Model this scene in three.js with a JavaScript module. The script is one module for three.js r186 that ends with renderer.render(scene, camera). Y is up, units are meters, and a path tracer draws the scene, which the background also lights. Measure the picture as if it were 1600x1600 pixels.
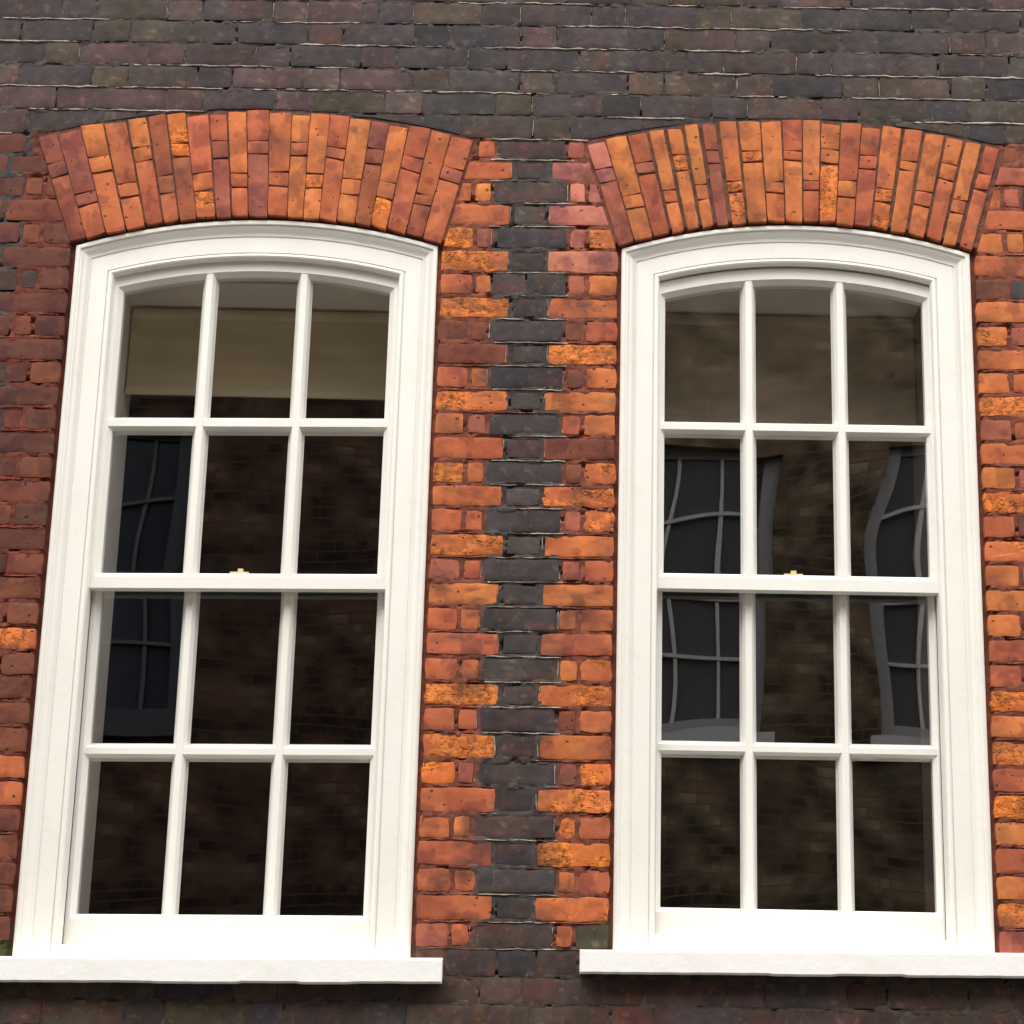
import * as THREE from 'three';
import { mergeGeometries, toCreasedNormals } from 'three/addons/utils/BufferGeometryUtils.js';

// ---------------------------------------------------------------- camera, sky, sun, exposure
const EYE = 1.6;                                   // metres from the road to the camera
const scene = new THREE.Scene();
const camera = new THREE.PerspectiveCamera(27.93, 1, 0.1, 200);
camera.position.set(0, EYE, 5.857);
camera.rotation.set(0.27467, 0.01778, 0.02736, 'YXZ');
scene.add(camera);

function overcastSky() {
  const w = 128, h = 64, d = new Float32Array(w * h * 4);
  for (let j = 0; j < h; j++) for (let i = 0; i < w; i++) {
    const el = ((j + 0.5) / h - 0.5) * Math.PI, s = Math.max(0, Math.sin(el));
    const L = el < 0 ? 0.25 : 0.95 * (1 + 2 * s) / 3 * 2.3, o = (j * w + i) * 4;
    const az = (i + 0.5) / w * Math.PI * 2, c = 1 + 0.06 * Math.sin(az * 3 + 4 * s) * Math.cos(5 * el + az);
    d[o] = L * c; d[o + 1] = L * c * 1.0; d[o + 2] = L * c * 1.01; d[o + 3] = 1;
  }
  const t = new THREE.DataTexture(d, w, h, THREE.RGBAFormat, THREE.FloatType);
  t.mapping = THREE.EquirectangularReflectionMapping; t.magFilter = THREE.LinearFilter; t.minFilter = THREE.LinearFilter;
  t.wrapS = THREE.RepeatWrapping; t.needsUpdate = true;
  return t;
}
scene.background = overcastSky();
scene.environment = scene.background;
const sun = new THREE.DirectionalLight(new THREE.Color(1, 0.95, 0.87), 1.0);
sun.position.set(-2.5, 14, 7.5); sun.target.position.set(0, 3, 0);
sun.castShadow = true; sun.shadow.radius = 50; sun.shadow.mapSize.set(2048, 2048);
Object.assign(sun.shadow.camera, { left: -6, right: 6, top: 6, bottom: -6, near: 1, far: 40 });
scene.add(sun, sun.target);
const renderer = new THREE.WebGLRenderer({ antialias: true });
renderer.setSize(1024, 1024);
renderer.toneMapping = THREE.LinearToneMapping;
renderer.toneMappingExposure = 1.77;
renderer.shadowMap.enabled = true;

// ---------------------------------------------------------------- helpers
let seed = 20240611;
const rnd = () => { seed = (seed * 1664525 + 1013904223) >>> 0; return seed / 4294967296; };
const rr = (a, b) => a + (b - a) * rnd();
const hash = (x, y, s) => { let h = (x * 374761393 + y * 668265263 + s * 974634777) | 0; h = Math.imul(h ^ (h >>> 13), 1274126177); h ^= h >>> 16; return (h >>> 0) / 4294967296; };
function vnoise(x, y, s = 0, px = 0, py = 0) {      // value noise, periodic when px, py are given
  const xi = Math.floor(x), yi = Math.floor(y), fx = x - xi, fy = y - yi;
  const u = fx * fx * (3 - 2 * fx), v = fy * fy * (3 - 2 * fy);
  const w = (a, p) => p ? ((a % p) + p) % p : a;
  const a = hash(w(xi, px), w(yi, py), s), b = hash(w(xi + 1, px), w(yi, py), s), c = hash(w(xi, px), w(yi + 1, py), s), d = hash(w(xi + 1, px), w(yi + 1, py), s);
  return a + (b - a) * u + (c - a) * v + (a - b - c + d) * u * v;
}
const fbm = (x, y, s, o = 4, p = 0) => { let r = 0, a = 0.5, t = 0; for (let k = 0; k < o; k++) { const f = 1 << k; r += a * vnoise(x * f, y * f, s + k, p * f, p * f); t += a; a *= 0.5; } return r / t; };
const smooth = (a, b, x) => { const t = Math.min(1, Math.max(0, (x - a) / (b - a))); return t * t * (3 - 2 * t); };
const clamp = (x, a, b) => Math.min(b, Math.max(a, x));
const srgb = (r, g, b) => { const c = new THREE.Color().setRGB(r / 255, g / 255, b / 255, THREE.SRGBColorSpace); return [c.r, c.g, c.b]; };

const used = {};
const numbered = (name) => { const n = used[name] || 0; used[name] = n + 1; return n ? `${name}_${String(n).padStart(3, '0')}` : name; };
const tag = (o, label, category, group) => { o.userData.label = label; o.userData.category = category; if (group) o.userData.group = group; return o; };
function thing(name, label, category, pos = [0, 0, 0], group) {
  const o = new THREE.Group(); o.name = numbered(name); o.position.set(...pos); tag(o, label, category, group); scene.add(o); return o;
}
function part(name, geometry, material, parent) {
  const m = new THREE.Mesh(geometry, material); m.name = parent === scene ? numbered(name) : name;
  m.castShadow = m.receiveShadow = true; parent.add(m); return m;
}
function struct(name, geometry, material) { const m = part(name, geometry, material, scene); m.userData.kind = 'structure'; return m; }
function box(x0, y0, z0, x1, y1, z1) { const g = new THREE.BoxGeometry(x1 - x0, y1 - y0, z1 - z0); g.translate((x0 + x1) / 2, (y0 + y1) / 2, (z0 + z1) / 2); return g; }
function worldUV(g, scale) {                        // uv in metres from the dominant axis
  const p = g.attributes.position, n = g.attributes.normal, uv = new Float32Array(p.count * 2);
  for (let i = 0; i < p.count; i++) {
    const ax = Math.abs(n.getX(i)), ay = Math.abs(n.getY(i)), az = Math.abs(n.getZ(i));
    let a = p.getX(i), b = p.getY(i);
    if (ax > ay && ax > az) a = p.getZ(i); else if (ay > az) b = p.getZ(i);
    uv[2 * i] = a / scale; uv[2 * i + 1] = b / scale;
  }
  g.setAttribute('uv', new THREE.BufferAttribute(uv, 2)); return g;
}
function bake(n, fn, isColour) {
  const d = new Uint8Array(n * n * 4);
  for (let j = 0; j < n; j++) for (let i = 0; i < n; i++) {
    const c = fn(i / n, j / n), o = (j * n + i) * 4;
    for (let k = 0; k < 3; k++) d[o + k] = clamp(Math.round((isColour ? c[k] : c) * 255), 0, 255);
    d[o + 3] = 255;
  }
  const t = new THREE.DataTexture(d, n, n, THREE.RGBAFormat);
  t.wrapS = t.wrapT = THREE.RepeatWrapping; t.magFilter = THREE.LinearFilter; t.minFilter = THREE.LinearFilter;
  if (isColour) t.colorSpace = THREE.SRGBColorSpace;
  t.needsUpdate = true; return t;
}

// ---------------------------------------------------------------- materials
const TS = 0.45;                                     // metres covered by one brick texture
const pits = [];
for (let k = 0; k < 110; k++) pits.push([rnd(), rnd(), Math.pow(rnd(), 4) * 0.009 + 0.0013, rnd()]);
function pitAt(u, v, list) { let m = 0; for (const [x, y, r, e] of list) { let dx = Math.abs(u - x), dy = Math.abs(v - y); dx = Math.min(dx, 1 - dx) * (0.7 + 0.6 * e); dy = Math.min(dy, 1 - dy); if (dx < 2 * r && dy < 2 * r) { const q = Math.hypot(dx, dy) / r; if (q < 1.4) m = Math.max(m, 1 - smooth(0.6, 1.4, q)); } } return m; }
const N = 512;
const crev = (u, v) => {                              // crevices of a spalled brick face
  const a = Math.abs(fbm(u * 24 + 0.9 * fbm(u * 10, v * 10, 71, 2, 10), v * 38 + 0.9 * fbm(u * 12, v * 12, 75, 2, 12), 61, 3, 0) - 0.5) * 2;
  return a;
};
const tileable = (f) => (u, v) => {                   // cross-fades a pattern so that it tiles
  const b = 0.12, wu = u < b ? smooth(0, b, u) : 1, wv = v < b ? smooth(0, b, v) : 1;
  return (f(u, v) * wu + f(u + 1, v) * (1 - wu)) * wv + (f(u, v + 1) * wu + f(u + 1, v + 1) * (1 - wu)) * (1 - wv);
};
const crevT = tileable((u, v) => crev(u, v));
const redMap = bake(N, (u, v) => {
  const lo = fbm(u * 6, v * 6, 3, 4, 6), mid = fbm(u * 24, v * 24, 9, 3, 24), fine = hash(Math.floor(u * N), Math.floor(v * N), 5), p = pitAt(u, v, pits);
  const k = 0.72 + 0.26 * lo + 0.13 * (mid - 0.5) + 0.06 * (fine - 0.5), dirt = smooth(0.56, 0.72, fbm(u * 9, v * 9, 33, 4, 9));
  const f = k * (1 - 0.45 * p) * (1 - 0.16 * dirt);
  return [f * 1.04, f * (1.03 + 0.12 * (lo - 0.5)) * (1 - 0.03 * dirt), f * (0.97 + 0.06 * dirt)];
}, true);
const redBump = bake(N, (u, v) => 0.5 + 0.25 * (fbm(u * 40, v * 40, 9, 3, 40) - 0.5) + 0.35 * (fbm(u * 8, v * 8, 3, 3, 8) - 0.5) - 0.4 * pitAt(u, v, pits), false);
const roughMask = (u, v) => smooth(0.4, 0.56, fbm(u * 7, v * 7, 63, 4, 7));
const roughMap = bake(N, (u, v) => {
  const k = roughMask(u, v), c = crevT(u, v), dark = (1 - smooth(0.0, 0.09, c)) * k * smooth(0.35, 0.6, vnoise(u * 30, v * 30, 8, 30, 30)), mid = fbm(u * 34, v * 34, 19, 4, 34), p = pitAt(u, v, pits), lo = fbm(u * 6, v * 6, 3, 4, 6);
  const f = (0.8 + 0.18 * (lo - 0.4) + (0.2 + 0.45 * k) * (mid - 0.45)) * (1 - 0.17 * dark) * (1 - 0.45 * p) * (1 - 0.2 * k * smooth(0.64, 0.72, fbm(u * 60, v * 60, 27, 2, 60)));
  return [f * (1.02 + 0.06 * k), f * (0.98 + 0.08 * k - 0.14 * dark), f * (0.98 - 0.12 * k + 0.1 * dark)];
}, true);
const roughBump = bake(N, (u, v) => { const k = roughMask(u, v); return 0.5 + k * (0.2 * smooth(0, 0.3, crevT(u, v)) - 0.18 - 0.2 * smooth(0.62, 0.72, fbm(u * 60, v * 60, 27, 2, 60))) + (0.15 + 0.5 * k) * (fbm(u * 32, v * 32, 13, 4, 32) - 0.5) - 0.3 * pitAt(u, v, pits); }, false);
const darkMap = bake(N, (u, v) => {
  const lo = fbm(u * 4, v * 4, 23, 4, 4), mid = fbm(u * 18, v * 18, 29, 4, 18), fine = hash(Math.floor(u * N), Math.floor(v * N), 7);
  const ol = smooth(0.55, 0.75, fbm(u * 5, v * 5, 43, 4, 5)), pu = smooth(0.56, 0.74, fbm(u * 5, v * 5, 53, 4, 5)), sc = smooth(0.68, 0.8, fbm(u * 22, v * 22, 57, 3, 22));
  const k = 0.6 + 0.36 * (lo - 0.38) + 0.28 * (mid - 0.5) + 0.07 * (fine - 0.5) + 0.18 * sc;
  return [k * (1 + 0.05 * ol + 0.09 * pu), k * (0.99 + 0.01 * ol - 0.03 * pu), k * (1.01 - 0.12 * ol)];
}, true);
const darkBump = bake(N, (u, v) => 0.5 + 0.45 * (fbm(u * 12, v * 12, 29, 5, 12) - 0.5) + 0.15 * (fbm(u * 60, v * 60, 31, 2, 60) - 0.5), false);
const mortMap = bake(N, (u, v) => { const f = 0.72 + 0.45 * (fbm(u * 30, v * 30, 81, 4, 30) - 0.5) + 0.2 * (hash(Math.floor(u * N), Math.floor(v * N), 3) - 0.5) + 0.2 * (fbm(u * 5, v * 5, 83, 3, 5) - 0.5); return [f, f, f * 0.98]; }, true);
const mortBump = bake(N, (u, v) => 0.5 + 0.6 * (fbm(u * 36, v * 36, 81, 4, 36) - 0.5), false);
const paintMap = bake(N, (u, v) => {
  const a = fbm(u * 5, v * 5, 91, 5, 5), s = smooth(0.66, 0.8, fbm(u * 14, v * 14, 93, 4, 14)), f = 0.985 + 0.02 * (a - 0.5) - 0.01 * s;
  return [f, f * 0.998, f * (0.992 - 0.012 * s)];
}, true);
const paintBump = bake(N, (u, v) => 0.5 + 0.5 * (fbm(u * 7, v * 7, 95, 3, 7) - 0.5) + 0.12 * (fbm(u * 60, v * 60, 97, 2, 60) - 0.5), false);
const M = {
  red: new THREE.MeshStandardMaterial({ vertexColors: true, map: redMap, bumpMap: redBump, bumpScale: 0.0024, roughness: 0.92 }),
  rough: new THREE.MeshStandardMaterial({ vertexColors: true, map: roughMap, bumpMap: roughBump, bumpScale: 0.0042, roughness: 0.95 }),
  dark: new THREE.MeshStandardMaterial({ vertexColors: true, map: darkMap, bumpMap: darkBump, bumpScale: 0.003, roughness: 0.85 }),
  mortar: new THREE.MeshStandardMaterial({ vertexColors: true, map: mortMap, bumpMap: mortBump, bumpScale: 0.0035, roughness: 0.97 }),
  core: new THREE.MeshStandardMaterial({ color: new THREE.Color(0.06, 0.045, 0.04), roughness: 0.95 }),
  paint: new THREE.MeshPhysicalMaterial({ color: new THREE.Color(0.87, 0.85, 0.795), map: paintMap, bumpMap: paintBump, bumpScale: 0.0008, roughness: 0.5 }),
  sill: new THREE.MeshPhysicalMaterial({ color: new THREE.Color(0.87, 0.86, 0.84), map: paintMap, bumpMap: paintBump, bumpScale: 0.003, roughness: 0.6 }),
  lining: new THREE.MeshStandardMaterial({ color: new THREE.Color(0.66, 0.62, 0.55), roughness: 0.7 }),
  glass: new THREE.MeshPhysicalMaterial({ color: 0xffffff, transmission: 1, thickness: 0, roughness: 0, ior: 2.0 }),
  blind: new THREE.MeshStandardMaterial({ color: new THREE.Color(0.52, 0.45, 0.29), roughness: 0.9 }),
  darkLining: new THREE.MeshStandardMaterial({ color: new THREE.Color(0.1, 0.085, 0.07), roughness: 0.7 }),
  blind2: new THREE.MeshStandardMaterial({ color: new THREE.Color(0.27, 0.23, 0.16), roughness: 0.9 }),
  brass: new THREE.MeshStandardMaterial({ color: new THREE.Color(0.85, 0.72, 0.42), metalness: 0.1, roughness: 0.4 }),
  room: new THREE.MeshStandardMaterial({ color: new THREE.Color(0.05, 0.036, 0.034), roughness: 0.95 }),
  asphalt: new THREE.MeshStandardMaterial({ color: new THREE.Color(0.06, 0.06, 0.062), map: mortMap, roughness: 0.9 }),
  flag: new THREE.MeshStandardMaterial({ color: new THREE.Color(0.3, 0.29, 0.27), map: mortMap, roughness: 0.9 }),
};

// ---------------------------------------------------------------- facts about the facade (wall plane z = 0, heights above the eye line)
const courses = [2.8578, 2.7871, 2.7157, 2.6405, 2.5636, 2.4873, 2.4104, 2.3351, 2.2592, 2.1838, 2.109, 2.0335, 1.9606, 1.8861, 1.8102, 1.7347, 1.6617, 1.5863, 1.5123, 1.4378, 1.363, 1.2886, 1.2147, 1.1394, 1.0663, 0.9922, 0.9131, 0.8379, 0.7599, 0.6865, 0.6087, 0.5346, 0.4586, 0.384, 0.3076, 0.2332];
const lineY = (k) => k < 0 ? 2.8578 - 0.0785 * k : k > 35 ? 0.2332 - 0.0755 * (k - 35) : courses[k];
const slopeOf = (k) => k < 0 ? 0.004 : k < 4 ? 0.008 : 0.011;
const WIN = [
  { cx: -0.912, hw: 0.5615, fb: 0.346, apex: 2.572, gh: 0.4115, pw: 0.243, bar: 0.0487, r1b: 1.955, r2t: 1.9, r2b: 1.462, face: 1.413, r3b: 0.963, r4t: 0.91, r4b: 0.467, gApex: 2.407, shear: 0.019, sillShear: 0.022, sill: [-1.6, -0.262, 0.336, 0.268] },
  { cx: 0.743, hw: 0.5365, fb: 0.409, apex: 2.59, gh: 0.3945, pw: 0.2312, bar: 0.0479, r1b: 1.975, r2t: 1.925, r2b: 1.496, face: 1.446, r3b: 1.007, r4t: 0.958, r4b: 0.523, gApex: 2.417, shear: 0.006, sillShear: 0.018, sill: [0.118, 1.45, 0.394, 0.33] },
];
for (const w of WIN) { w.R = (w.hw * w.hw + 0.087 * 0.087) / (2 * 0.087); w.left = w.cx - w.hw; w.right = w.cx + w.hw; }
const intrados = (w, x) => { const u = x - w.cx; return w.apex - (w.R - Math.sqrt(w.R * w.R - u * u)) + w.shear * u; };
const ARCH = [
  { w: WIN[0], apex: 2.938, R: 2.45, topL: -1.616, topR: -0.255, botL: -1.485, botR: -0.343 },
  { w: WIN[1], apex: 2.940, R: 2.5, topL: 0.093, topR: 1.385, botL: 0.2, botR: 1.284 },
];
const extrados = (a, x) => a.apex - (x - a.w.cx) ** 2 / (2 * a.R) + 0.004 * (x - a.w.cx);
const skewL = (a, y) => a.botL + (a.topL - a.botL) * (y - 2.49) / 0.355;
const skewR = (a, y) => a.botR + (a.topR - a.botR) * (y - 2.49) / 0.355;

const PAL = {
  o: [[206, 119, 69], 'red'], O: [[220, 123, 60], 'rough'], q: [[207, 119, 70], 'rough'], r: [[190, 102, 69], 'red'], b: [[128, 70, 53], 'red'], m: [[104, 58, 48], 'red'],
  p: [[172, 95, 78], 'red'], P: [[198, 120, 104], 'red'], t: [[160, 86, 61], 'red'], u: [[146, 80, 66], 'red'], d: [[83, 73, 73], 'dark'], k: [[70, 63, 64], 'dark'], g: [[89, 81, 76], 'dark'], v: [[97, 86, 71], 'dark'],
  n: [[100, 80, 72], 'dark'], w: [[106, 79, 77], 'dark'], h: [[116, 97, 90], 'dark'], M: [[98, 86, 58], 'dark'],
};
const GAIN = { red: 1.18, rough: 1.18, dark: 1.27 };   // the maps average below 1

// ---------------------------------------------------------------- bricks
// One brick from its outline: back ring, face ring, rounded arris, two inner rings.
const SOOT = srgb(86, 60, 54).map((v) => v * 1.2), RUST = srgb(112, 72, 62).map((v) => v * 1.25);
const stain = (x, y, dark) => dark ? 0.7 * smooth(0.54, 0.7, fbm(x * 8 + 5, y * 14, 141, 4)) * (y < 2.86 ? 1 : 0.35) : smooth(0.57, 0.7, fbm(x * 10, y * 15, 151, 4)) * (Math.abs(x + 0.08) < 0.2 ? 0.62 : 0.36);
function brickGeometry(pts, zf, rough, colour, edge = 0.006) {
  const dark = colour[0] < 0.16 && colour[0] < 2.2 * colour[2];
  const n = pts.length, pos = [], col = [], uv = [], idx = [];
  let cx = 0, cy = 0; for (const [x, y] of pts) { cx += x / n; cy += y / n; }
  const ou = rnd(), ov = rnd(), sd = Math.floor(rnd() * 9999), tilt = [rr(-0.012, 0.012), rr(-0.02, 0.02)];
  let hx = 0, hy = 0; for (const [x, y] of pts) { hx = Math.max(hx, Math.abs(x - cx)); hy = Math.max(hy, Math.abs(y - cy)); }
  const push = (x, y, z, f) => {
    pos.push(x, y, z); uv.push(ou + x / TS, ov + y / TS);
    const t = 0.93 + 0.14 * vnoise(x * 30, y * 30, sd), st = stain(x, y, dark); col.push(...[0, 1, 2].map((i) => (colour[i] + ((dark ? RUST : SOOT)[i] - colour[i]) * st) * t));
  };
  const one = [1, 1, 1], face = (x, y) => zf + tilt[0] * (x - cx) + tilt[1] * (y - cy) + rough * (vnoise(x * 45, y * 45, sd + 1) - 0.5);
  const rings = [[0, -0.03], [0, -edge * 0.8], [edge * 0.4, -edge * 0.2], [edge * 1.2, 0], [hy * 0.5, 0]];
  rings.forEach(([ins, dz], k) => {
    for (let i = 0; i < n; i++) {
      const [x, y] = pts[i], e = k > 1 ? ins * (0.65 + 0.7 * hash(i, k, sd)) : 0;
      const sx = 1 - Math.min(0.9, e / hx), sy = 1 - Math.min(0.9, e / hy), X = cx + (x - cx) * sx, Y = cy + (y - cy) * sy;
      push(X, Y, k === 0 ? -0.03 : face(X, Y) + dz * (0.6 + 0.8 * hash(i, 7, sd)), one);
    }
  });
  push(cx, cy, face(cx, cy), one);
  for (let k = 0; k < rings.length - 1; k++) for (let i = 0; i < n; i++) {
    const a = k * n + i, b = k * n + (i + 1) % n, c = a + n, d = b + n; idx.push(a, b, d, a, d, c);
  }
  const o = (rings.length - 1) * n; for (let i = 0; i < n; i++) idx.push(o + i, o + (i + 1) % n, pos.length / 3 - 1);
  const g = new THREE.BufferGeometry();
  g.setAttribute('position', new THREE.Float32BufferAttribute(pos, 3)); g.setAttribute('uv', new THREE.Float32BufferAttribute(uv, 2)); g.setAttribute('color', new THREE.Float32BufferAttribute(col, 3));
  g.setIndex(idx); g.translate(0, EYE, 0); return toCreasedNormals(g, 0.5);
}
function outline(corners, jit, step = 0.022, nip = 0.0006) {        // corners anticlockwise; edges split and roughened
  const pts = [], sd = Math.floor(rnd() * 9999);
  for (let c = 0; c < 4; c++) {
    const [ax, ay] = corners[c], [bx, by] = corners[(c + 1) % 4], L = Math.hypot(bx - ax, by - ay), n = clamp(Math.round(L / step), 2, 7);
    for (let i = 0; i < n; i++) {
      const t = i / n, j = i ? jit : 0; let px = ax + (bx - ax) * t, py = ay + (by - ay) * t;
      if (!i) { const q = 0.5 * jit + nip; const cx = (corners[0][0] + corners[2][0]) / 2, cy = (corners[0][1] + corners[2][1]) / 2; px -= Math.sign(px - cx) * q; py -= Math.sign(py - cy) * q; }
      pts.push([px + j * (2 * vnoise(px * 55, py * 55, sd) - 1), py + j * (2 * vnoise(px * 55 + 9, py * 55 + 5, sd + 1) - 1)]);
    }
  }
  return pts;
}
const wall = thing('brick_wall', 'dark sooty brick house wall with bright orange brick dressings around both windows', 'wall'); wall.userData.kind = 'thing';
const margin = { red: [], rough: [], dark: [] };
const inFrame = (x, y) => {                            // does the photograph show this spot of the wall?
  const l = -1.79 + (3.33 - y) * 0.095, r = 1.49 - (3.37 - y) * 0.044;
  return x > l && x < r && y > 0.14 && y < 3.4;
};
function colourOf(code, spread = 0.11) {
  const [c, kind] = PAL[code], lin = srgb(...c), f = GAIN[kind] * (1 + rr(-spread, spread)) / 1.1;
  return [[lin[0] * f, lin[1] * f * (1 + rr(-0.06, 0.06)), lin[2] * f * (1 + rr(-0.08, 0.08))], kind];
}
const perpends = [], joints = {};
function layBrick(x0, x1, k, code, opt = {}) {
  if (x1 - x0 < 0.018) return;
  (joints[k] ??= []).push(x0, x1);
  const dk = PAL[code][1] === 'dark', s = slopeOf(k), j = (opt.joint ?? (dk ? 0.0065 : 0.0105)) / 2, top = (x) => lineY(k) + s * (x + 0.05), bot = (x) => lineY(k + 1) + slopeOf(k + 1) * (x + 0.05);
  const dj = () => rr(-0.0018, 0.0018), xa = x0 + j * 0.85, xb = x1 - j * 0.85;
  const perp = k < 0 && inFrame(x0, lineY(k) - 0.03); if (perp) perpends.push([x0, k]);
  let pts = outline([[xa + dj(), bot(xa) + j + dj()], [xb + dj(), bot(xb) + j + dj()], [xb + dj(), top(xb) - j + dj()], [xa + dj(), top(xa) - j + dj()]], PAL[code][1] === 'rough' ? 0.004 : dk ? 0.0018 : 0.0028);
  for (const a of ARCH) {                              // cut to the arch: lift to the extrados or push beyond the skewback
    let touched = false;
    const cx = (x0 + x1) / 2, cy = (lineY(k) + lineY(k + 1)) / 2;
    pts = pts.map(([x, y]) => {
      if (y < 2.47 || x < a.topL - 0.03 || x > a.topR + 0.03) return [x, y];
      const e = extrados(a, x) + 0.006, l = skewL(a, y) - 0.006, r = skewR(a, y) + 0.006;
      if (y < e && x > l && x < r) {
        touched = true;
        if (cy > 2.84) return [x, e];
        return Math.abs(x - l) < Math.abs(x - r) ? [l, y] : [r, y];
      }
      return [x, y];
    });
    if (touched) {
      let A = 0; for (let i = 0; i < pts.length; i++) { const [px, py] = pts[i], [qx, qy] = pts[(i + 1) % pts.length]; A += px * qy - qx * py; }
      if (A / 2 < 0.0011) return;
      const ys = pts.map((p) => p[1]), xs = pts.map((p) => p[0]);
      if (Math.max(...ys) - Math.min(...ys) < 0.012 || Math.max(...xs) - Math.min(...xs) < 0.018) return;
    }
  }
  const [colour, kind] = colourOf(code), cx = (x0 + x1) / 2, cy = (lineY(k) + lineY(k + 1)) / 2;
  const inside = [[x0, cy], [x1, cy], [cx, cy]].some(([x, y]) => inFrame(x, y));
  const zf = dk ? rr(-0.0006, 0.0016) : rr(-0.0004, 0.0022);
  const g = brickGeometry(pts, zf, kind === 'rough' ? 0.004 : 0.0012, colour, kind === 'rough' ? 0.0035 : kind === 'red' ? 0.0022 : 0.0016);
  if (inside) part(kind === 'dark' ? 'dark_brick' : 'red_brick', g, M[kind], wall); else margin[kind].push(g);
}
const XL = -2.7, XR = 2.5;
const pick = (s) => s[Math.floor(rnd() * s.length)];
const darkCode = (x, y) => { const t = fbm(x * 2.2, y * 5, 101, 3), u = rnd(); return u < 0.08 ? 'k' : u < 0.12 ? 'h' : t > 0.6 && u < 0.5 ? 'v' : u < 0.24 ? 'n' : u < 0.3 ? 'w' : u < 0.45 ? 'g' : 'd'; };
function flemish(xa, xb, k, phase, codeAt) {          // stretcher, header, stretcher ... clipped to xa..xb
  let x = -3.2 + phase, s = (k & 1) === 0;
  for (; x < xb; s = !s) { const L = (s ? 0.225 : 0.114) + rr(-0.006, 0.006), a = Math.max(x, xa), b = Math.min(x + L, xb); if (b - a > 0.03) layBrick(a, b, k, codeAt((a + b) / 2, lineY(k), b - a)); x += L; }
}
// reds and paler bricks that stand out in the sooty courses: course, x, code
const accents = [[-4, -1.46, 'w'], [-4, -1.16, 'w'], [-4, -0.52, 'w'], [-3, -1.7, 'h'], [-3, -1.35, 'h'], [-3, -0.98, 'w'], [-3, -0.83, 'h'], [-3, -0.72, 'h'], [-2, -1.62, 'w'], [-2, -1.48, 'w'], [-2, -1.28, 'w'], [-2, -1.12, 'w'], [-1, -0.96, 'w'], [-2, -0.53, 'h'], [-5, -0.12, 'w'], [-2, 0.92, 'w'], [-3, 0.3, 'h'], [-3, 1.02, 'v'], [-5, 1.25, 'n'], [-1, 1.2, 'v']];
for (let k = -17; k <= -1; k++) flemish(XL, XR, k, (k & 1 ? 0 : 0.02) + (((k % 2) + 2) % 2 ? 0.055 : 0) + rr(-0.03, 0.03), (x, y) => {
  for (const [ak, ax, c] of accents) if (ak === k && Math.abs(ax - x) < 0.08) return c;
  return darkCode(x, y);
});
// the pier between the windows, read off the photograph: even courses header, closer | dark stretcher | closer, header; odd courses stretcher | dark header | stretcher
const pier = ['rrdpP', 'rdP', 'oodPP', 'rgP', 'OpdPq', 'qdP', 'rogpo', 'qkr', 'bbdbr', 'bgq', 'rokbo', 'qgo', 'opdro', 'rwb', 'qodbq', 'ogq', 'rrdpq', 'qgo', 'prgpr', 'odo', 'rrdor', 'rgr', 'rrgoq', 'qgq', 'rrdbr', 'qdo', 'OpgpO', 'rdq', 'rogqr', 'rdO', 'rrgor', 'rgq', 'prnrM'];
const leftStrip = ['mm', 'm', 'bb', 'b', 'mb', 'm', 'mn', 'm', 'mb', 'm', 'bm', 'm', 'mb', 'm', 'bm', 'b', 'mb', 'm', 'bm', 'b', 'bb', 'q', 'br', 'b', 'br', 'b', 'rb', 'r', 'br', 'b', 'bb', 'b', 'bb'];
const rightStrip = ['rb', 'p', 'op', 'r', 'oo', 'r', 'bg', 'o', 'qp', 'o', 'or', 'q', 'pr', 'o', 'op', 'O', 'rb', 'q', 'or', 'o', 'oo', 'r', 'rq', 'O', 'or', 'q', 'rO', 'O', 'oq', 'r', 'or', 'q', 'pr'];
function dressing(edge, dir, k, codes) {              // from the window edge outwards
  const L = k % 2 ? [0.219] : [0.1, 0.062]; let x = edge;
  L.forEach((w, i) => { const ww = w + rr(-0.005, 0.005), a = dir > 0 ? x : x - ww; layBrick(a, a + ww, k, codes[i] ?? codes[0], { joint: w < 0.08 ? 0.016 : 0.011 }); x += dir * ww; });
  return x;
}
for (let k = 0; k <= 32; k++) {
  const c = pier[k], odd = k % 2, l = WIN[0].right + 0.004, r = WIN[1].left - 0.004, slack = () => rr(-0.006, 0.006);
  const codesL = odd ? [c[0]] : [c[0], c[1]], codesR = odd ? [c[2]] : [c[4], c[3]];
  const a = dressing(l, 1, k, codesL), b = dressing(r, -1, k, codesR);
  if (k === 6) { layBrick(a, (a + b) / 2 - 0.01, k, 'g'); layBrick((a + b) / 2 - 0.01, b, k, 'g'); } else layBrick(a, b, k, odd ? c[1] : c[2], { joint: odd ? 0.02 : 0.011 });
  const xl = dressing(WIN[0].left - 0.004, -1, k, leftStrip[k]), xr = dressing(WIN[1].right + 0.004, 1, k, rightStrip[k]);
  flemish(XL, xl, k, odd ? 0.05 : 0.2, (x, y) => x > -1.95 ? pick(k < 5 ? 'mmb' : k < 18 ? 'mmn' : 'mbb') : darkCode(x, y)); flemish(xr, XR, k, odd ? 0.1 : 0.24, darkCode);
}
for (let k = 33; k <= 52; k++) {
  const code = (x, y) => pick('nndgnv');
  const ph = (k & 1 ? 0.03 : 0.11);
  if (k === 33) { flemish(XL, WIN[0].sill[0], k, ph, code); flemish(WIN[0].sill[1] + 0.005, WIN[1].sill[0] - 0.005, k, ph, (x) => Math.abs(x + 0.08) < 0.05 ? 'd' : 'n'); flemish(WIN[1].sill[1], XR, k, ph, code); }
  else flemish(XL, XR, k, ph, code);
}
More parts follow.
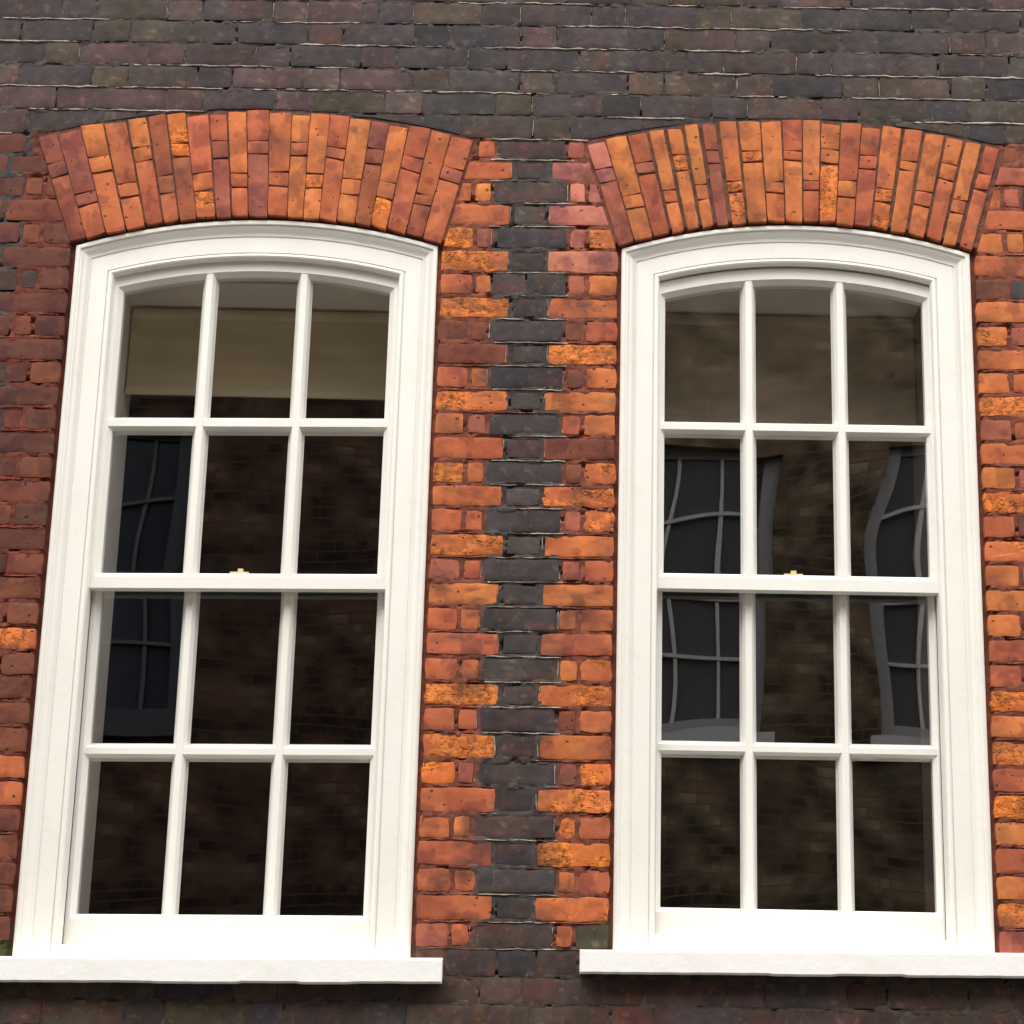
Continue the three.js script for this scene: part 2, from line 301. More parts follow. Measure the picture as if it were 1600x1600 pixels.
for (const kind of Object.keys(margin)) if (margin[kind].length) { const m = part('brickwork', mergeGeometries(margin[kind]), M[kind], wall); m.userData.kind = 'stuff'; }

// the two gauged arches: every column is header, bat and stretcher, turned about in the next
const archCodes = [
  ['mmb', 'pmr', 'oor', 'rrr', 'oor', 'bbr', 'OOb', 'roq', 'rmp', 'orr', 'rrp', 'orr', 'oro', 'oqo', 'rrr', 'ooo', 'mmb', 'ooO', 'rrr', 'rbb', 'rpr'],
  ['PPp', 'ooo', 'rpr', 'ooo', 'oqo', 'oro', 'rpp', 'oqq', 'oqo', 'ooo', 'rro', 'orr', 'ooq', 'roo', 'rrr', 'oqq', 'roo', 'oro', 'oor', 'oro', 'rrr'],
];
ARCH.forEach((a, ai) => {
  const g = new THREE.Group(); g.name = 'brick_arch'; wall.add(g);
  g.userData.label = ai ? 'right flat-curved arch of bright orange bricks with wide grey joints' : 'left flat-curved arch of orange bricks fading to brown at its left end';
  const n = 21, wgt = []; let sum = 0; for (let i = 0; i < n; i++) { const q = 1 + rr(-0.13, 0.13); wgt.push(q); sum += q; }
  let t = 0;
  for (let i = 0; i < n; i++) {
    const t0 = t, t1 = t + wgt[i] / sum; t = t1;
    const jw = ai ? ((i > 2 && i < 8) || i > 14 ? rr(0.006, 0.013) : rr(0.002, 0.006)) : (i > 2 && i < 6 ? 0.006 : rr(0.0002, 0.0032) + (hash(i, 3, 91) > 0.8 ? 0.004 : 0));
    const P = (tt, v, off) => {                        // column edge tt, height 0 (intrados) .. 1 (extrados)
      const xb = a.botL + (a.botR - a.botL) * tt + off, xt = a.topL + (a.topR - a.topL) * tt + off * 1.1;
      let yb = intrados(a.w, clamp(xb, a.w.left, a.w.right)) + 0.006, yt = extrados(a, xt);
      return [xb + (xt - xb) * v, yb + (yt - yb) * v];
    };
    const tops = i % 2 === 0 ? [1, 0.71, 0.575, 0] : [1, 0.42, 0.29, 0];
    const jit = () => rr(-0.028, 0.028), cut = [1 + rr(-0.035, 0.012), tops[1] + jit(), tops[2] + jit(), 0.0 + rr(0, 0.015)];
    for (let q = 0; q < 3; q++) {
      const vt = cut[q] - (q ? (q === 1 ? 0.0022 : 0.003 + 0.012 * hash(i, ai, 77) ** 3) : 0), vb = cut[q + 1] + (q < 2 ? (q === 0 ? 0.0022 : 0.005) : 0);
      const [colour, kind] = colourOf({ b: 't', m: 'u' }[archCodes[ai][i][q]] ?? archCodes[ai][i][q], 0.08);
      const slant = rr(-0.009, 0.009), c = [P(t0, vb - slant, jw / 2), P(t1, vb + slant, -jw / 2), P(t1, vt + slant, -jw / 2), P(t0, vt - slant, jw / 2)];
      part('brick', brickGeometry(outline(c, kind === 'rough' ? 0.0018 : 0.0009, 0.03, 0.0007), rr(0.0005, 0.0028), kind === 'rough' ? 0.004 : 0.0015, colour, kind === 'rough' ? 0.0035 : 0.002), M[kind], g);
    }
  }
});

// ---------------------------------------------------------------- mortar between the bricks
const MC = { red: srgb(138, 76, 58), maroon: srgb(124, 60, 46), dark: srgb(84, 76, 73), brown: srgb(86, 74, 66), arch: srgb(118, 78, 62), moss: srgb(84, 88, 40) };
function inOpening(x, y, inset) { for (const w of WIN) if (x > w.left + inset && x < w.right - inset && y > w.fb - 0.05 && y < intrados(w, x) - inset) return true; return false; }
function mortarColour(x, y) {
  let dj = 9; for (const w of WIN) { if (y > w.fb - 0.02 && y < 2.87) dj = Math.min(dj, x < w.cx ? w.left - x : x - w.right); }
  const nz = fbm(x * 9, y * 9, 201, 4), f = 1.45 * (0.85 + 0.3 * fbm(x * 25, y * 25, 205, 3));
  let c = y < 0.42 ? MC.brown : MC.dark;
  const red = smooth(0.185, 0.15, dj + 0.05 * (nz - 0.5)), mix = (p, q, t) => [0, 1, 2].map((i) => p[i] + (q[i] - p[i]) * t);
  c = mix(c, x < -1.3 ? MC.maroon : MC.red, red * (y > 0.4 ? 1 : 0.3) * smooth(0.25, 0.5, nz + 0.25));
  for (const a of ARCH) if (y > 2.49 && x > skewL(a, y) && x < skewR(a, y) && y < extrados(a, x)) c = MC.arch;
  const moss = Math.max(smooth(0.09, 0.03, Math.hypot(x - 0.15, (y - 0.44) * 1.3)), smooth(0.08, 0.03, Math.hypot(x + 1.5, y - 0.36)), 0.8 * smooth(0.09, 0.03, Math.hypot(x + 1.6, (y - 2.96) * 1.5)));
  c = mix(c, MC.moss, moss * smooth(0.4, 0.6, nz + 0.15));
  return c.map((v) => v * f / 1.1);
}
function courseAt(y) { let k = y >= 2.8578 ? -Math.ceil((y - 2.8578) / 0.0785) : Math.floor((2.8578 - y) / 0.075); while (k < 60 && y < lineY(k + 1)) k++; while (k > -40 && y > lineY(k)) k--; return k; }
function toJoint(x, y) {                               // metres to the middle of the nearest joint
  let k = courseAt(y - 0.008 * (x + 0.05)); const u = y - slopeOf(k) * (x + 0.05); k = courseAt(u);
  let d = Math.min(Math.abs(u - lineY(k)), Math.abs(u - lineY(k + 1)));
  for (const j of joints[k] ?? []) d = Math.min(d, Math.abs(x - j));
  return d;
}
const inArch = (x, y) => y > 2.48 && ARCH.some((a) => x > skewL(a, y) - 0.01 && x < skewR(a, y) + 0.01 && y < extrados(a, x) + 0.01);
function mortarDepth(x, y) {
  const a = fbm(x * 38, y * 38, 211, 3) - 0.5, hole = smooth(0.7, 0.76, fbm(x * 26, y * 60, 221, 3));
  if (inArch(x, y)) return -0.0028 + 0.003 * a;
  return -0.0006 + 0.007 * a - 0.007 * smooth(0.009, 0.02, toJoint(x, y)) - 0.012 * hole;
}
function mortarSheet(x0, y0, x1, y1, cell) {
  const nx = Math.round((x1 - x0) / cell), ny = Math.round((y1 - y0) / cell), pos = [], col = [], uv = [], idx = [];
  for (let j = 0; j <= ny; j++) for (let i = 0; i <= nx; i++) {
    const x = x0 + (x1 - x0) * i / nx, y = y0 + (y1 - y0) * j / ny, e = i === 0 || j === 0 || i === nx || j === ny;
    let z = e ? -0.004 : mortarDepth(x, y); if (inOpening(x, y, -0.013)) z = Math.min(z, -0.024);
    pos.push(x, y + EYE, z); uv.push(x / TS, y / TS); col.push(...mortarColour(x, y));
  }
  for (let j = 0; j < ny; j++) for (let i = 0; i < nx; i++) {
    const x = x0 + (x1 - x0) * (i + 0.5) / nx, y = y0 + (y1 - y0) * (j + 0.5) / ny;
    if (inOpening(x, y, 0.012)) continue;
    const a = j * (nx + 1) + i, b = a + 1, c = a + nx + 1, d = c + 1; idx.push(a, b, d, a, d, c);
  }
  const g = new THREE.BufferGeometry();
  g.setAttribute('position', new THREE.Float32BufferAttribute(pos, 3)); g.setAttribute('uv', new THREE.Float32BufferAttribute(uv, 2)); g.setAttribute('color', new THREE.Float32BufferAttribute(col, 3));
  g.setIndex(idx); g.computeVertexNormals(); return g;
}
part('mortar', mergeGeometries([mortarSheet(-1.9, -0.05, 1.7, 3.55, 0.0068), mortarSheet(-2.7, -1.05, -1.9, 4.19, 0.04), mortarSheet(1.7, -1.05, 2.5, 4.19, 0.04), mortarSheet(-1.9, 3.55, 1.7, 4.19, 0.04), mortarSheet(-1.9, -1.05, 1.7, -0.05, 0.04)]), M.mortar, wall);

// thin broken ribbons of old lime pointing
{
  const pos = [], col = [], uv = [], idx = [];
  function ribbon(p0, p1, hMax, sd, thr, base) {
    const L = Math.hypot(p1[0] - p0[0], p1[1] - p0[1]), n = Math.max(2, Math.round(L / 0.006)), ux = (p1[0] - p0[0]) / L, uy = (p1[1] - p0[1]) / L;
    let prev = -1;
    for (let i = 0; i <= n; i++) {
      const s = L * i / n, x0 = p0[0] + ux * s, y0 = p0[1] + uy * s;
      const m = fbm(x0 * 5 + y0 * 3, y0 * 31, sd, 3) - thr + 0.25 * (vnoise(x0 * 70, y0 * 70, sd + 3) - 0.5), h = hMax * smooth(0, 0.2, m) * (0.25 + 0.95 * fbm(x0 * 34, y0 * 34, sd + 5, 3));
      if (h < 0.0007) { prev = -1; continue; }
      const w = 0.0022 * (vnoise(x0 * 40, y0 * 40, sd + 7) - 0.5) * 2, z = 0.0015 + 0.0026 * vnoise(x0 * 50, y0 * 50, sd + 9), cx = x0 - uy * w, cy = y0 + ux * w, o = pos.length / 3, f = (0.55 + 0.65 * vnoise(x0 * 22, y0 * 60, sd + 11)) * 1.4;
      for (const [e, zz] of [[-1, -0.008], [-0.6, z - 0.0006], [0.5, z], [1, -0.008]]) { pos.push(cx - uy * h * e * 0.5, cy + ux * h * e * 0.5 + EYE, zz); uv.push(x0 / TS, cy / TS + e * 0.004); col.push(base[0] * f, base[1] * f, base[2] * f); }
      if (prev >= 0) for (let q = 0; q < 3; q++) idx.push(prev + q, o + q, o + q + 1, prev + q, o + q + 1, prev + q + 1);
      prev = o;
    }
  }
  const pale = srgb(176, 166, 158), white = srgb(206, 196, 182), pink = srgb(176, 120, 106), hot = srgb(190, 78, 60);
  for (let k = -12; k <= 0; k++) for (let x = -2.6; x < 2.4; x += 0.3) {
    const y = (xx) => lineY(k) + slopeOf(k) * (xx + 0.05); let a = x, b = x + 0.3;
    if (k === 0) { if (ARCH.some((q) => b > q.topL + 0.01 && a < q.topR - 0.01)) continue; }
    if (k === -1 && ARCH.some((q) => b > q.w.cx - 0.12 && a < q.w.cx + 0.12)) continue;
    ribbon([a, y(a) + rr(-0.0015, 0.0015)], [b, y(b) + rr(-0.0015, 0.0015)], k > -5 ? 0.012 : 0.01, 300 + k, 0.44, pale);
  }
  for (let k = 1; k <= 33; k++) {
    const y = (x) => lineY(k) + slopeOf(k) * (x + 0.05), a = WIN[0].right + 0.03, b = WIN[1].left - 0.03;
    if (k > 5) { ribbon([a, y(a)], [b, y(b)], 0.0042, 400 + k, 0.46, pink); ribbon([-0.17, y(-0.17)], [0.05, y(0.05)], 0.0058, 450 + k, 0.33, white); }
    else ribbon([-0.2, y(-0.2)], [0.06, y(0.06)], 0.0055, 450 + k, 0.33, white);
    if (k > 4) { ribbon([-1.8, y(-1.8)], [-1.5, y(-1.5)], 0.0052, 500 + k, 0.45, k < 20 ? hot : pink); ribbon([1.3, y(1.3)], [1.55, y(1.55)], 0.0042, 550 + k, 0.46, pink); }
    for (const px of k % 2 ? [-0.135, -0.012] : [-0.19, 0.04]) if (rnd() < 0.6) ribbon([px, lineY(k + 1) + 0.012], [px + rr(-0.003, 0.003), lineY(k) - 0.012], 0.005, 600 + k, 0.33, white);
  }
  for (const [x, k] of perpends) if (rnd() < 0.32) {
    if (ARCH.some((a) => Math.abs(x - a.w.cx) < 0.7 && extrados(a, x) > lineY(k + 1))) continue;
    ribbon([x, lineY(k + 1) + 0.012], [x + rr(-0.002, 0.002), lineY(k) - 0.013], 0.005, 700 + k, 0.36, pale);
  }
  const g = new THREE.BufferGeometry();
  g.setAttribute('position', new THREE.Float32BufferAttribute(pos, 3)); g.setAttribute('uv', new THREE.Float32BufferAttribute(uv, 2)); g.setAttribute('color', new THREE.Float32BufferAttribute(col, 3)); g.setIndex(idx); g.computeVertexNormals();
  part('lime_pointing', g, M.mortar, wall).userData.kind = 'stuff';
}
// the body of the wall, with the two window openings through it
{
  const s = new THREE.Shape([[-5, -EYE], [5, -EYE], [5, 7], [-5, 7]].map((p) => new THREE.Vector2(...p)));
  for (const w of WIN) {
    const h = new THREE.Path(), i = 0.028; h.moveTo(w.left + i, w.fb - 0.02); h.lineTo(w.right - i, w.fb - 0.02);
    for (let q = 0; q <= 24; q++) { const x = w.right - i - (2 * w.hw - 2 * i) * q / 24; h.lineTo(x, intrados(w, x) - i); }
    h.closePath(); s.holes.push(h);
  }
  const g = new THREE.ExtrudeGeometry(s, { depth: 0.34, bevelEnabled: false }); g.translate(0, EYE, -0.37);
  part('wall_core', g, M.core, wall);
}

// ---------------------------------------------------------------- sash windows
// rings of points round an arched opening, one ring for each step of the moulding
function archRing(L, R, B, apex, rad, o, open, n = 26) {  // o = [left, right, bottom, top] outward offsets
  const x0 = L - o[0], x1 = R + o[1], y0 = B - o[2], cx = (L + R) / 2, r = rad === Infinity ? 0 : rad + o[3], pts = [];
  const ty = (x) => rad === Infinity ? apex + o[3] : apex + o[3] - (r - Math.sqrt(Math.max(0, r * r - (x - cx) ** 2)));
  pts.push([x1, y0]); for (let i = 0; i <= n; i++) { const x = x1 + (x0 - x1) * i / n; pts.push([x, ty(x)]); } pts.push([x0, y0]);
  return pts;
}
function sweep(L, R, B, apex, rad, steps, open) {     // steps: { o: [l, r, b, t], z }
  const rings = steps.map((s) => archRing(L, R, B, apex, rad, s.o, open)), n = rings[0].length, pos = [], idx = [];
  rings.forEach((r, k) => r.forEach(([x, y]) => pos.push(x, y, steps[k].z)));
  const m = open ? n - 1 : n;
  for (let k = 0; k < rings.length - 1; k++) for (let i = 0; i < m; i++) { const a = k * n + i, b = k * n + (i + 1) % n, c = a + n, d = b + n; idx.push(a, d, b, a, c, d); }
  const g = new THREE.BufferGeometry(); g.setAttribute('position', new THREE.Float32BufferAttribute(pos, 3)); g.setIndex(idx);
  return g;
}
const inset = (d) => [-d, -d, 0, -d];
function finish(g, shear, cx, creased = true) {       // shear of an old, sagging window; creased normals; uv in metres
  const p = g.attributes.position; for (let i = 0; i < p.count; i++) p.setY(i, p.getY(i) + shear * (p.getX(i) - cx));
  if (g.attributes.uv) g.deleteAttribute('uv'); if (g.attributes.normal) g.deleteAttribute('normal');
  let q = g; if (creased) q = toCreasedNormals(g, 0.55); else q.computeVertexNormals();
  return worldUV(q, 0.5);
}
function barGeometry(vertical, c, a, b, w, zf, zb) {   // tapering glazing bar from a to b, centred on c
  const f = w * 0.36, h = w / 2, prof = [[-h, zb], [-h, zb + 0.004], [-h * 0.86, zb + 0.0075], [-f / 2 - 0.0035, zf - 0.0045], [-f / 2, zf], [f / 2, zf], [f / 2 + 0.0035, zf - 0.0045], [h * 0.86, zb + 0.0075], [h, zb + 0.004], [h, zb]];
  const pos = [], idx = [], n = prof.length;
  for (const e of [a, b]) for (const [u, z] of prof) vertical ? pos.push(c + u, e, z) : pos.push(e, c + u, z);
  for (let i = 0; i < n; i++) { const j = (i + 1) % n; vertical ? idx.push(i, i + n, j + n, i, j + n, j) : idx.push(i, j + n, i + n, i, j, j + n); }
  if (vertical) for (let t = 0; t < idx.length; t += 3) [idx[t + 1], idx[t + 2]] = [idx[t + 2], idx[t + 1]];
  if (!vertical) for (let t = 0; t < idx.length; t += 3) [idx[t + 1], idx[t + 2]] = [idx[t + 2], idx[t + 1]];
  const g = new THREE.BufferGeometry(); g.setAttribute('position', new THREE.Float32BufferAttribute(pos, 3)); g.setIndex(idx); return g;
}
function paneGeometry(x0, x1, y0, topAt, z, bow) {     // slightly wavy old glass
  const nx = 14, ny = 22, pos = [], idx = [], sd = Math.floor(rnd() * 9999), tx = rr(-1, 1) * 0.0012 * bow, ty = rr(-1, 1) * 0.0012 * bow;
  for (let j = 0; j <= ny; j++) for (let i = 0; i <= nx; i++) {
    const u = i / nx, v = j / ny, x = x0 + (x1 - x0) * u, y = y0 + (topAt(x) - y0) * v;
    const wv = 0.0005 * bow * (fbm(u * 0.9 + 3.3, v * 1.5 + 7.7, sd, 1) - 0.5) * 2 + 0.0004 * bow * Math.sin(u * 2.2 + sd) * Math.cos(v * 3.2 + sd * 0.3);
    pos.push(x, y, z + wv + tx * (u - 0.5) + ty * (v - 0.5));
  }
  for (let j = 0; j < ny; j++) for (let i = 0; i < nx; i++) { const a = j * (nx + 1) + i, b = a + 1, c = a + nx + 1, d = c + 1; idx.push(a, b, d, a, d, c); }
  const g = new THREE.BufferGeometry(); g.setAttribute('position', new THREE.Float32BufferAttribute(pos, 3)); g.setIndex(idx); return g;
}
const Zc = -0.022, Zs = -0.056, Zl = -0.104;            // faces of the casing, the upper and the lower sash
function sashWindow(w, label) {
  const base = [w.cx, w.fb + EYE, 0], t = thing('sash_window', label, 'window', base, 'sash windows in the brick wall'); t.userData.kind = 'thing';
  const Y = (v) => v - w.fb, hw = w.hw - 0.004, ap = Y(w.apex) + 0.001;
  // frame: backband, flat casing, inner bead, return to the sash
  const P = [[0.0, -0.12], [0.0, Zc + 0.008], [0.003, Zc + 0.0105], [0.009, Zc + 0.0115], [0.013, Zc + 0.0105], [0.0145, Zc + 0.0085], [0.0155, Zc + 0.0035], [0.019, Zc + 0.0045], [0.026, Zc + 0.0015], [0.034, Zc - 0.0055], [0.041, Zc - 0.009], [0.0455, Zc - 0.0098], [0.0465, Zc - 0.0135], [0.0495, Zc - 0.0135], [0.0505, Zc - 0.0115]];
  const Q = [[0.0505, Zc - 0.0115], [0.0985, Zc - 0.0115], [0.0995, Zc - 0.0165], [0.1015, Zc - 0.0165], [0.1025, Zc - 0.012], [0.106, Zc - 0.0085], [0.1105, Zc - 0.0078], [0.115, Zc - 0.0105], [0.1175, Zc - 0.016], [0.1185, Zc - 0.024], [0.1185, Zs - 0.05]];
  const fr = part('frame', finish(sweep(-hw, hw, -0.02, ap, w.R, Q.map(([d, z]) => ({ o: inset(d), z })), true), w.shear, 0), M.paint, t);
  part('backband', finish(sweep(-hw, hw, -0.02, ap, w.R, P.map(([d, z]) => ({ o: inset(d), z })), true), w.shear, 0), M.paint, fr);
  // parting bead and pulley stile behind, down to the lower sash
  const D = 0.1125, st = [[D, Zs - 0.03], [D + 0.006, Zs - 0.038], [D + 0.006, Zl - 0.06]];
  part('parting_bead', finish(sweep(-hw, hw, -0.02, ap, w.R, st.map(([d, z]) => ({ o: inset(d), z })), true), w.shear, 0), M.paint, fr);
  // sill: timber rail below the lower sash, then the painted sill with its ends
  part('bottom_rail', finish(box(-hw + 0.115, -0.02, -0.17, hw - 0.115, 0.03, Zc - 0.014), w.shear, 0), M.paint, fr);
  const [sx0, sx1, sy1, sy0] = w.sill, nS = 90, sp = [], si = [];
  for (let i = 0; i <= nS; i++) {
    const x = sx0 + (sx1 - sx0) * i / nS - w.cx, chip = 0.0022 * smooth(0.5, 0.56, vnoise(x * 6, 3, w.cx > 0 ? 5 : 9)) + 0.0012 * (vnoise(x * 40, 1, 4) - 0.5), T = Y(sy1), B = Y(sy0) - chip, wob = 0.0015 * (vnoise(x * 5, 8, 3) - 0.5);
    for (const [y, z] of [[T + 0.012, -0.2], [T + 0.004, 0.02], [T, 0.052], [T - 0.004, 0.058 + wob], [B + 0.006, 0.06 + wob], [B, 0.055 + wob], [B + 0.002, 0.02], [B + 0.012, 0.014], [B + 0.012, -0.2]]) sp.push(x, y, z);
  }
  for (let i = 0; i < nS; i++) for (let k = 0; k < 8; k++) { const a = i * 9 + k, b = a + 1, c = a + 9, d = c + 1; si.push(a, b, d, a, d, c); }
  for (let k = 1; k < 8; k++) { si.push(0, k + 1, k); const o = nS * 9; si.push(o, o + k, o + k + 1); }
  const sg = new THREE.BufferGeometry(); sg.setAttribute('position', new THREE.Float32BufferAttribute(sp, 3)); sg.setIndex(si);
  part('sill', finish(sg, w.sillShear, 0), M.sill, t);
  // sashes
  const gl = w.gh, bev = 0.0145, xs = [-1, 0, 1].map((c) => c * (w.pw + w.bar));
  function sash(name, bottom, apex, rad, zf, side, bot, top, rows, bow) {
    const zg = zf - 0.021;
    const o = (d) => [d, d, d, d], S = [{ o: o(0), z: zf - 0.045 }, { o: o(0), z: zg + 0.004 }, { o: o(0.0025), z: zg + 0.0075 }, { o: o(bev - 0.003), z: zf - 0.0045 }, { o: o(bev), z: zf }, { o: [side, side, bot, top], z: zf }, { o: [side, side, bot, top], z: zf - 0.045 }, { o: o(0), z: zf - 0.045 }];
    const s = part(name, finish(sweep(-gl, gl, bottom, apex, rad, S.map((q) => ({ o: q.o, z: q.z })).reverse(), false), w.shear, 0), M.paint, t);
    const topAt = (x) => rad === Infinity ? apex : apex - (rad - Math.sqrt(rad * rad - x * x));
    for (const c of [-0.5, 0.5]) { const x = c * (w.pw + w.bar) * 1; part('glazing_bar', finish(barGeometry(true, x, bottom - 0.02, topAt(x) + 0.02, w.bar, zf - 0.0015, zg - 0.018), w.shear, 0), M.paint, s); }
    const mid = (rows[0][1] + rows[1][0]) / 2;
    part('glazing_bar', finish(barGeometry(false, mid, -gl - 0.02, gl + 0.02, rows[1][0] - rows[0][1], zf - 0.003, zg - 0.019), w.shear, 0), M.paint, s);
    for (const [y0, y1] of rows) for (const x of xs) {
      const last = y1 === null, ta = last || y1 === apex ? (xx) => topAt(xx) + 0.006 : () => y1 + 0.006;
      part('pane', finish(paneGeometry(x - w.pw / 2 - 0.006, x + w.pw / 2 + 0.006, y0 - 0.006, ta, zg, bow), w.shear, 0, false), M.glass, s);
    }
    return s;
  }
  sash('upper_sash', Y(w.r2b), Y(w.gApex), w.R - 0.165, Zs, 0.045, w.r2b - w.face, 0.05, [[Y(w.r2b), Y(w.r2t)], [Y(w.r1b), Y(w.gApex)]], w.cx > 0 ? 1.2 : 0.6);
  sash('lower_sash', Y(w.r4b), Y(w.face) + 0.012, Infinity, Zl, 0.042, Y(w.r4b) - 0.022, 0.03, [[Y(w.r4b), Y(w.r4t)], [Y(w.r3b), Y(w.face) + 0.012]], w.cx > 0 ? 0.8 : 0.6);
  // catch on the meeting rail
  const lk = part('sash_fastener', finish(mergeGeometries([box(-0.028, Y(w.face) + 0.044, Zl - 0.04, 0.028, Y(w.face) + 0.064, Zl - 0.005), box(-0.006, Y(w.face) + 0.0645, Zl - 0.03, 0.01, Y(w.face) + 0.076, Zl - 0.015)]), w.shear, 0), M.brass, t);
  lk.position.x = -0.005;
  // linings of the recess inside
  const iw = hw - 0.1, top = ap - 0.14, zi = -0.19, ze = -0.5;
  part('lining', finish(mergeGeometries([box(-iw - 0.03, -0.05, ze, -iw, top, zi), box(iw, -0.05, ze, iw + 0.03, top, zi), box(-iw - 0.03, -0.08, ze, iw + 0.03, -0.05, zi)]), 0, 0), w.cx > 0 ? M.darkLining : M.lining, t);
  part('soffit', finish(box(-iw - 0.03, top, ze, iw + 0.03, top + 0.03, zi), 0, 0), M.lining, t);
  return { t, iw, top };
}
const wl = sashWindow(WIN[0], 'left tall white sash window of twelve panes with clear view of a half-lowered blind');
const wr = sashWindow(WIN[1], 'right tall white sash window of twelve panes mirroring windows across the street');

function blind(w, q, drop, label, cloth = M.blind) {
  const b = thing('roller_blind', label, 'blind', [w.cx, w.fb + EYE + q.top, -0.4], 'roller blinds inside the sash windows');
  const n = 24, pos = [], idx = [];
  for (let j = 0; j <= n; j++) for (const x of [-q.iw + 0.005, q.iw - 0.005]) pos.push(x, -0.03 - drop * j / n, 0.0015 * Math.sin(j * 0.9));
  for (let j = 0; j < n; j++) { const a = 2 * j; idx.push(a, a + 2, a + 3, a, a + 3, a + 1); }
  const g = new THREE.BufferGeometry(); g.setAttribute('position', new THREE.Float32BufferAttribute(pos, 3)); g.setIndex(idx); g.computeVertexNormals();
  part('fabric', g, cloth, b);
  const c = new THREE.CylinderGeometry(0.022, 0.022, 2 * q.iw - 0.02, 20); c.rotateZ(Math.PI / 2); c.translate(0, -0.026, -0.012); part('roller', c, cloth, b);
  part('hem_bar', box(-q.iw + 0.005, -0.055 - drop, -0.006, q.iw - 0.005, -0.03 - drop, 0.006), cloth, b);
}
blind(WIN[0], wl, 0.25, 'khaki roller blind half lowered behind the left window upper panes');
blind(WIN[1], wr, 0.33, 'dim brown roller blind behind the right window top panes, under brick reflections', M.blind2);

// ---------------------------------------------------------------- the dark room behind
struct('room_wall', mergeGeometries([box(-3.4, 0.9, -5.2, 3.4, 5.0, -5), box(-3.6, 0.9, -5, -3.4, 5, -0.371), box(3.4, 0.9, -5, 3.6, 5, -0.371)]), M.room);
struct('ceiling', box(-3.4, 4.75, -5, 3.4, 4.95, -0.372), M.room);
struct('floor', box(-3.4, 0.9, -5, 3.4, 1.1, -0.372), M.room);

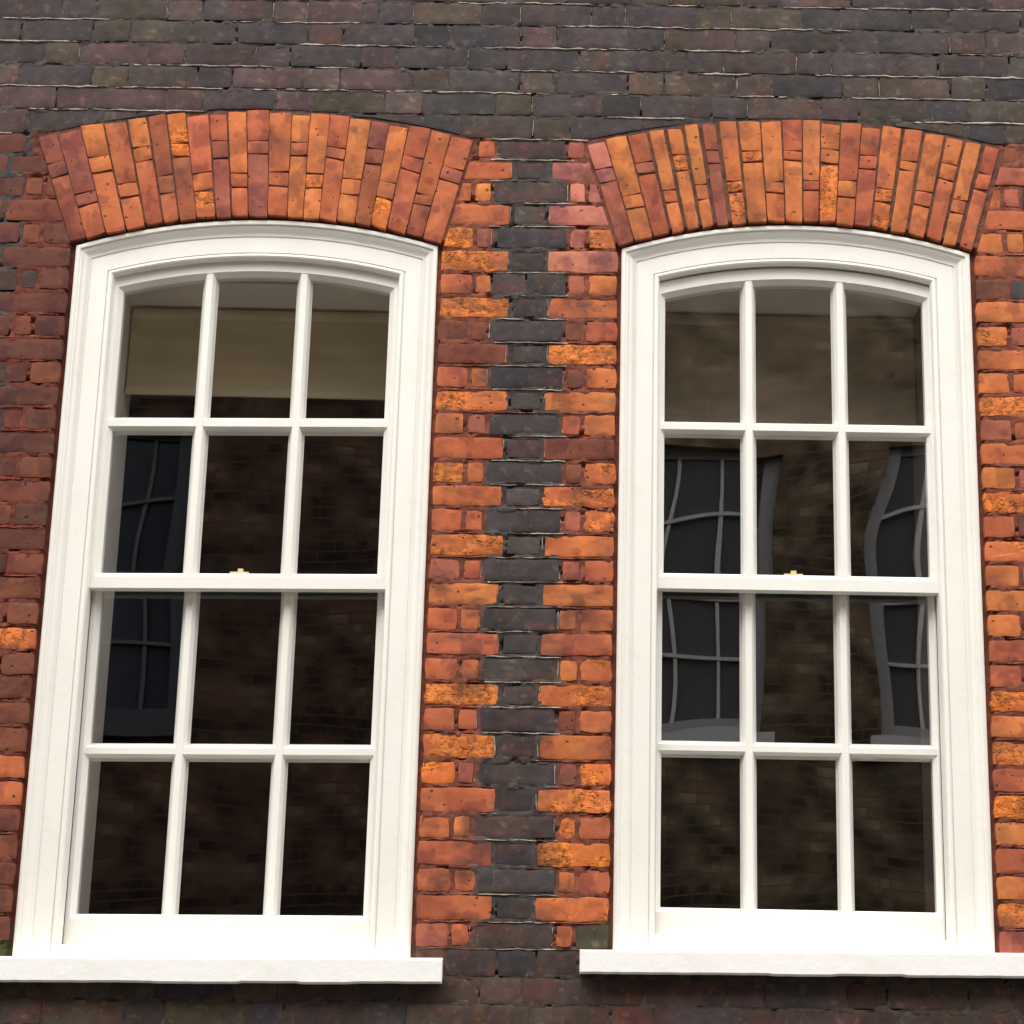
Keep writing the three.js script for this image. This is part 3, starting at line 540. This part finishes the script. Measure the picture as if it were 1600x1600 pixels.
// ---------------------------------------------------------------- the street and the house opposite, which the panes mirror
const ZO = 8;
struct('road', worldUV(box(-30, -0.3, 1.5, 30, 0, 6.3), 1.5), M.asphalt);
for (const [a, b] of [[0.02, 1.496], [6.304, ZO]]) struct('pavement', worldUV(box(-30, -0.3, a, 30, 0.12, b), 1.5), M.flag);
{
  const h = thing('brick_house', 'brown brick house with white windows, seen only mirrored in the right window', 'house', [0, 0, ZO]);
  const h2 = thing('brick_house', 'darker brick house with dark window frames, out of view, darkening the reflection in the left window', 'house', [0, 0, ZO]);
  const brickMap = bake(512, (u, v) => {
    const row = Math.floor(v * 16), uu = u * 5.33 + (row & 1 ? 0.5 : 0), i = Math.floor(uu), fu = uu - i, fv = v * 16 - row, jo = fu < 0.04 || fv < 0.13, t = hash(i % 6, row, 4), c = fbm(u * 6, v * 6, 7, 4, 6);
    const f = jo ? 0.6 : 0.5 + 0.16 * t + 0.9 * (c - 0.5); return [f, f * (0.84 + 0.08 * t), f * (0.66 + 0.1 * t)];
  }, true);
  const bm = new THREE.MeshStandardMaterial({ color: new THREE.Color(0.62, 0.58, 0.56), map: brickMap, roughness: 0.95 });
  const dg = new THREE.MeshStandardMaterial({ color: new THREE.Color(0.155, 0.14, 0.145), roughness: 0.15 });
  const dkg = new THREE.MeshStandardMaterial({ color: new THREE.Color(0.05, 0.056, 0.072), roughness: 0.15 });
  const lite = new THREE.MeshStandardMaterial({ color: new THREE.Color(0.46, 0.45, 0.44), roughness: 0.6 }), dull = new THREE.MeshStandardMaterial({ color: new THREE.Color(0.13, 0.13, 0.14), roughness: 0.6 });
  const dk = new THREE.MeshStandardMaterial({ color: new THREE.Color(0.07, 0.075, 0.09), roughness: 0.6 });
  const wins = [[-3.5, -2.56, 2.4, 4.5, 1], [0.5, 1.56, 2.4, 4.5], [2.35, 3.42, 2.4, 4.5], [-5.6, -4.55, 2.4, 4.5, 1], [4.3, 5.35, 2.4, 4.5]];
  const bm2 = bm.clone(); bm2.color.setRGB(0.33, 0.25, 0.24);  // out-of-view left house, walls toned down to darken the left panes' reflection
  for (const [x0, x1, ht, home, mat] of [[-0.2, 12, 6.3, h, bm], [-12, -0.203, 6.7, h2, bm2]]) {
    const s = new THREE.Shape([[x0, -EYE], [x1, -EYE], [x1, ht], [x0, ht]].map((p) => new THREE.Vector2(...p)));
    for (const [a, b, c, d] of wins) if (a > x0 && b < x1) { const p = new THREE.Path(); p.moveTo(a, c); p.lineTo(b, c); p.lineTo(b, d); p.lineTo(a, d); p.closePath(); s.holes.push(p); }
    const g = new THREE.ExtrudeGeometry(s, { depth: 0.4, bevelEnabled: false }); g.translate(0, EYE, 0);
    part('wall', worldUV(g, 1.2), mat, home);
    part('parapet', worldUV(box(x0, ht + EYE, -0.12, x1, ht + 0.3 + EYE, 0.4), 1.2), M.sill, home);
  }
  for (const [a, b, c, d, sooty] of wins) {  // sooty: windows coloured dark so that their mirrored image stays faint
    const f = 0.11, fm = sooty ? dk : lite, y0 = c + EYE, y1 = d + EYE, zb = 0.06;
    const fr = part('window', mergeGeometries([box(a, y0, zb, a + f, y1, 0.2), box(b - f, y0, zb, b, y1, 0.2), box(a + f, y1 - 0.06, zb + 0.05, b - f, y1, 0.2), box(a + f, y0, zb, b - f, y0 + 0.09, 0.2)]), fm, sooty ? h2 : h);
    const gb = []; const mx = [a + (b - a) / 3, a + 2 * (b - a) / 3];
    for (const x of mx) gb.push(box(x - 0.014, y0 + 0.09, 0.11, x + 0.014, y1 - 0.06, 0.139));
    for (const q of [0.27, 0.5, 0.75]) gb.push(box(a + f, y0 + (y1 - y0) * q - (q === 0.5 ? 0.025 : 0.013), 0.1, b - f, y0 + (y1 - y0) * q + (q === 0.5 ? 0.025 : 0.013), 0.138));
    part('glazing_bar', mergeGeometries(gb), sooty ? dull : M.paint, fr);
    part('pane', box(a + 0.05, y0 + 0.05, 0.14, b - 0.05, y1 - 0.05, 0.16), sooty ? dkg : dg, fr);
    part('sill', box(a - 0.08, y0 - 0.12, -0.08, b + 0.08, y0 - 0.001, 0.15), sooty ? dk : M.sill, fr);
  }
}
renderer.render(scene, camera);
